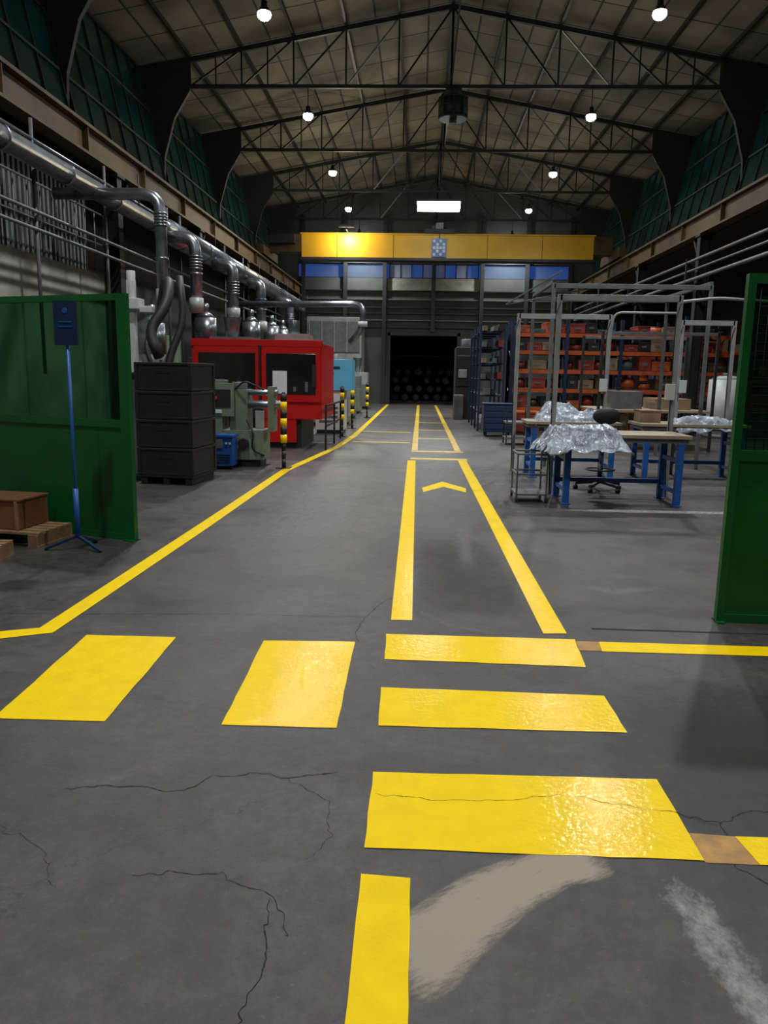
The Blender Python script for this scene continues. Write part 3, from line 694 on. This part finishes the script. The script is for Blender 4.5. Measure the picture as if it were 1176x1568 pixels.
frame('bench_overhead_frame',1.84,3.42,10.66,0,2.68,((3.36,1.45),),[(3.42,10.66,2.6),(3.9,10.66,2.66),(4.6,10.66,2.62)])
frame('bench_overhead_frame',1.62,3.12,13.2,0,2.62,((3.06,1.5),),[(3.12,13.2,1.9),(3.17,13.2,2.66),(4.2,13.2,2.66)])
frame('bench_overhead_frame',4.3,5.14,13.2,0,2.55,((4.36,1.5),))
b=B('tool_rail_gantry')
for x,y in ((2.3,14.0),(5.0,14.0),(2.3,16.4),(5.0,16.4)): b.bb(x-.03,x+.03,y-.03,y+.03,0,3.2,'gray')
for y in (14.0,16.4): b.bb(2.3,5.0,y-.03,y+.03,3.12,3.2,'gray')
for x in (2.3,5.0): b.bb(x-.03,x+.03,14.0,16.4,3.2,3.26,'gray')
b.bar((1.5,14.2,2.85),(2.4,13.9,3.4),.025,.025,'gray'); b.bar((1.5,14.2,2.85),(3.0,14,3.14),.025,.025,'gray')
b.done(.004)
def film(name,x0,x1,y0,y1,z,amp,seed,over=.22):
    bm=bmesh.new(); nx,ny=110,70; V=[]
    def rid(q): return 1-abs(noise.noise(q))*2.2
    for i in range(nx+1):
        row=[]
        for j in range(ny+1):
            u=i/nx;v=j/ny
            x=x0-over+(x1-x0+2*over)*u+.12*noise.noise(Vector((u*5,v*4,seed)))
            y=y0-over+(y1-y0+2*over)*v+.08*noise.noise(Vector((u*4,v*4,seed+9)))
            q=Vector((x*2.0+.2*noise.noise(Vector((x*5,y*5,1))),y*2.6,seed)) 
            n=max(0,noise.noise(q*.8)+.25)*.8+max(0,rid(q*1.7))*.35+max(0,rid(q*3.7+Vector((5,3,1))))*.22+max(0,rid(q*8))*.08
            e=max(x0-x,x-x1,y0-y,y-y1,0)
            inn=min(x-x0,x1-x,y-y0,y1-y)
            zz=z+.012+amp*n*max(0.1,min(1,(inn+over*.6)/.2))
            if e>0: zz-= e*1.3-.04*rid(q*4)
            row.append(bm.verts.new((x,y,zz)))
        V.append(row)
    for i in range(nx):
        for j in range(ny):
            f=bm.faces.new((V[i][j],V[i+1][j],V[i+1][j+1],V[i][j+1])); f.smooth=True
    me=bpy.data.meshes.new(name); bm.to_mesh(me); bm.free(); me.materials.append(M['film'])
    o=bpy.data.objects.new(name,me); scn.collection.objects.link(o)
    md=o.modifiers.new('s','SOLIDIFY'); md.thickness=.002
    return o
film('crumpled_plastic_sheet',1.75,2.45,9.73,10.35,.91,.12,3,.2)
film('crumpled_plastic_sheet',1.95,3.05,12.4,12.98,.91,.26,8,.10)
film('crumpled_plastic_sheet',4.15,4.95,12.4,12.98,.91,.10,14,.12)
b=B('cardboard_box'); b.bb(3.55,3.87,12.55,12.95,.901,1.10,'card'); b.bb(3.54,3.88,12.54,12.96,1.08,1.10,'card'); b.done(.004)
b=B('metal_trolley_frame'); x0,x1,y0,y1=1.28,1.66,9.85,10.35
for x in (x0,x1):
    for y in (y0,y1): b.bb(x-.012,x+.012,y-.012,y+.012,.08,.62,'gray'); b.cyl((x-.012,y,.04),(x+.012,y,.04),.04,'rubber',12)
for z in (.1,.36,.62):
    for y in (y0,y1): b.bb(x0,x1,y-.012,y+.012,z-.012,z+.012,'gray')
    for x in (x0,x1): b.bb(x-.012,x+.012,y0,y1,z-.012,z+.012,'gray')
b.bb(x0,x1,y0,y1,.1,.11,'gray'); b.done()
b=B('office_chair'); X,Y=2.62,11.1
for i in range(5):
    a=math.radians(20+72*i); e=(X+.33*math.cos(a),Y+.33*math.sin(a))
    b.bar((X,Y,.13),(e[0],e[1],.085),.05,.035,'black'); b.cyl((e[0]-.03,e[1],.03),(e[0]+.03,e[1],.03),.03,'rubber',12); b.cyl((e[0],e[1],.03),(e[0],e[1],.09),.012,'steel_dark',8)
b.cyl((X,Y,.1),(X,Y,.4),.032,'black',12); b.cyl((X,Y,.38),(X,Y,.6),.018,'galv',12)
ring=[(X+.2*math.cos(t*math.pi/12),Y+.2*math.sin(t*math.pi/12),.3) for t in range(25)]
b.tube(ring,.012,'black',8)
for i in range(4): a=i*math.pi/2; b.bar((X,Y,.28),(X+.2*math.cos(a),Y+.2*math.sin(a),.3),.015,.015,'black')
b.box((X,Y,.61),(.3,.25,.03),'steel_dark')
b.sph((X,Y,.66),.23,'black',(1,1,.22),20)
b.bar((X+.02,Y+.2,.6),(X+.1,Y+.3,.85),.05,.015,'black'); b.bar((X+.1,Y+.3,.85),(X+.1,Y+.27,1.02),.05,.015,'black')
b.sph((X+.1,Y+.24,1.05),.2,'black',(1.0,.22,.62),20)
b.bar((X-.2,Y-.02,.6),(X-.27,Y-.05,.56),.02,.02,'black')
b.done()
# ---------------------------------------------------------------- racks
def rack(name,x0,x1,y0,y1,levels,h,ku,kb,nb,seed,pal):
    rnd=random.Random(seed); b=B(name); w=(x1-x0)/nb
    for i in range(nb+1):
        x=x0+w*i
        for y in (y0,y1): b.bb(x-.05,x+.05,y-.04,y+.04,0,h,ku); b.bb(x-.08,x+.08,y-.07,y+.07,0,.012,ku)
        n=int(h/.6)
        for j in range(n): b.bar((x,y0 if j%2 else y1,.2+j*.6),(x,y1 if j%2 else y0,.2+(j+1)*.55),.03,.02,ku)
    for z in levels:
        for y in (y0,y1): b.bb(x0,x1,y-.03,y+.03,z-.11,z,kb)
        b.bb(x0+.03,x1-.03,y0,y1,z,z+.015,'gray')
    lv=[0.0]+list(levels)
    for n_,z in enumerate(lv):
        zt_=z+.016 if z>0 else .002
        top=(lv[n_+1]-.14 if n_+1<len(lv) else z+.32)-zt_
        for i in range(nb):
            x=x0+w*i+.08
            while x<x0+w*(i+1)-.3:
                bw=min(rnd.uniform(.22,.55),x0+w*(i+1)-.08-x); bh=min(top,rnd.uniform(.3,1.0)*top); k=rnd.choice(pal); t=rnd.random()
                if t<.75: b.bb(x,x+bw,y0-.02,y1-.15,zt_,zt_+bh,k); b.bb(x-.01,x+bw+.01,y0-.03,y1-.14,zt_+bh-.03,zt_+bh,k); b.bb(x+bw*.3,x+bw*.7,y0-.035,y0-.02,zt_+bh*.4,zt_+bh*.6,'gray')
                else: b.cyl((x+bw/2,y0+.35,zt_),(x+bw/2,y0+.35,zt_+bh),bw*.45,k,14); b.cyl((x+bw/2,y0+.35,zt_+bh),(x+bw/2,y0+.35,zt_+bh+.03),bw*.3,'black',14)
                x+=bw+rnd.uniform(.01,.08)
    b.done()
rack('orange_pallet_rack',2.70,9.0,23.2,24.2,(.7,1.25,1.8,2.35,2.85),3.25,'dblue','orange',4,5,['redgoods','redgoods','black','gray','redgoods','orange','rust','bin','card'])
b=B('blue_shelving_rack')
for y in (22.6,23.8,25.2,26.6):
    for x in (1.72,2.42): b.bb(x-.03,x+.03,y-.03,y+.03,0,3.05,'rblue')
for z in (.5,1.0,1.45,1.9,2.35,2.8):
    for y in (22.6,23.8,25.2,26.6): b.bb(1.72,2.42,y-.02,y+.02,z,z+.05,'rblue')
    b.bb(1.74,2.40,22.6,26.6,z+.05,z+.06,'gray')
    for i in range(4):
        if (i+int(z*3))%3: b.bb(1.77+i*.15,1.89+i*.15,22.5,23.6,z+.06,z+.2+.05*(i%2),('redgoods','gray','bin','card')[(i+int(z*4))%4])
b.done()
b=B('dark_machine_cabinet'); b.bb(1.3,2.1,28.5,30,0,2.6,'bin'); b.bb(1.35,2.05,28.45,28.5,1.2,2.3,'black'); b.bb(1.4,1.7,28.4,28.45,1.5,1.8,'lgray'); b.bb(1.25,1.6,28.2,28.5,0,.9,'gray'); b.cyl((1.7,29,2.6),(1.7,29,2.9),.2,'gray',16); b.done(.02)
b=B('blue_tool_cart'); b.bb(1.72,2.5,20.6,21.3,.12,.85,'dblue'); b.bb(1.7,2.52,20.58,21.32,.85,.88,'rblue')
for i in range(4): b.bb(1.76,2.46,20.59,20.6,.2+i*.16,.32+i*.16,'rblue')
for x in (1.8,2.4):
    for y in (20.7,21.2): b.cyl((x-.02,y,.06),(x+.02,y,.06),.06,'rubber',12)
b.done(.008)
b=B('red_storage_box'); b.bb(2.7,3.35,21.6,22.4,.08,.62,'redgoods'); b.bb(2.68,3.37,21.58,22.42,.58,.64,'orange'); b.bb(2.75,3.3,21.7,22.3,0,.08,'wood'); b.done(.01)
b=B('gray_cart'); b.bb(2.05,2.6,18.2,18.9,.5,.54,'gray'); b.bb(2.05,2.6,18.2,18.9,.14,.17,'gray')
for x in (2.07,2.58):
    for y in (18.22,18.88): b.bb(x-.015,x+.015,y-.015,y+.015,.06,.8,'steel_dark'); b.cyl((x-.015,y,.04),(x+.015,y,.04),.04,'rubber',10)
b.done()
b=B('white_storage_tank'); X,Y=8.5,22.0; b.cyl((X,Y,.1),(X,Y,1.6),.46,'white',28); b.cyl((X,Y,1.6),(X,Y,1.7),.46,'white',28,.2); b.cyl((X,Y,0),(X,Y,.1),.5,'gray',28); b.cyl((X,Y,1.7),(X,Y,1.78),.12,'gray',16); b.done()
b=B('side_wall_pipes')
for x,z,r in ((7.3,4.75,.04),(7.3,4.5,.03),(7.3,4.25,.05)): b.cyl((x,2,z),(x,38,z),r,'gray',10)
for Y in TY[1:]: b.bb(7.25,7.5,Y-.02,Y+.02,4.15,4.85,'steel_dark')
b.done()
b=B('side_aisle_shelving')
rnd=random.Random(3)
for y in (26,29,32,35):
    for x in (8.6,11.8): b.bb(x-.05,x+.05,y-.05,y+.05,0,3.6,'dblue')
    for z in (.6,1.5,2.4,3.3): b.bb(8.6,11.8,y-.03,y+.03,z,z+.1,'orange')
    for z in (.7,1.6,2.5):
        x=8.7
        while x<11.4:
            w=rnd.uniform(.3,.7); b.bb(x,x+w,y-.0,y+.6,z,z+rnd.uniform(.2,.6),rnd.choice(['gray','card','black','redgoods'])); x+=w+.1
b.done()
b=B('gray_machine_frame')
for x in (4.0,6.5):
    for y in (17.5,19.5): b.bb(x-.03,x+.03,y-.03,y+.03,0,2.6,'steel_dark')
for y in (17.5,19.5): b.bb(4.0,6.5,y-.03,y+.03,2.53,2.6,'gray')
b.bb(4.0,6.5,17.5,19.5,.85,.9,'bench'); b.bb(4.4,5.1,18,18.8,.9,1.3,'gray'); b.bb(5.4,6.2,18,19,.9,1.15,'card')
b.done(.004)
# ---------------------------------------------------------------- world, camera
w=bpy.data.worlds.new('dusk_sky'); scn.world=w; w.use_nodes=True
bg=w.node_tree.nodes['Background']; bg.inputs['Color'].default_value=(0.018,0.07,0.30,1); bg.inputs['Strength'].default_value=0.6
cam=bpy.data.cameras.new('camera'); co=bpy.data.objects.new('camera',cam); scn.collection.objects.link(co)
R=Matrix.Rotation(0.0428182682746878,3,'Z')@Matrix.Rotation(math.pi/2-0.178048227331566,3,'X')@Matrix.Rotation(math.radians(1),3,'Z')
co.matrix_world=Matrix.Translation((0,0,1.6))@R.to_4x4()
cam.sensor_fit='VERTICAL'; cam.sensor_height=36; cam.lens=27; cam.clip_start=.05; cam.clip_end=300
scn.camera=co
scn.view_settings.view_transform='Standard'
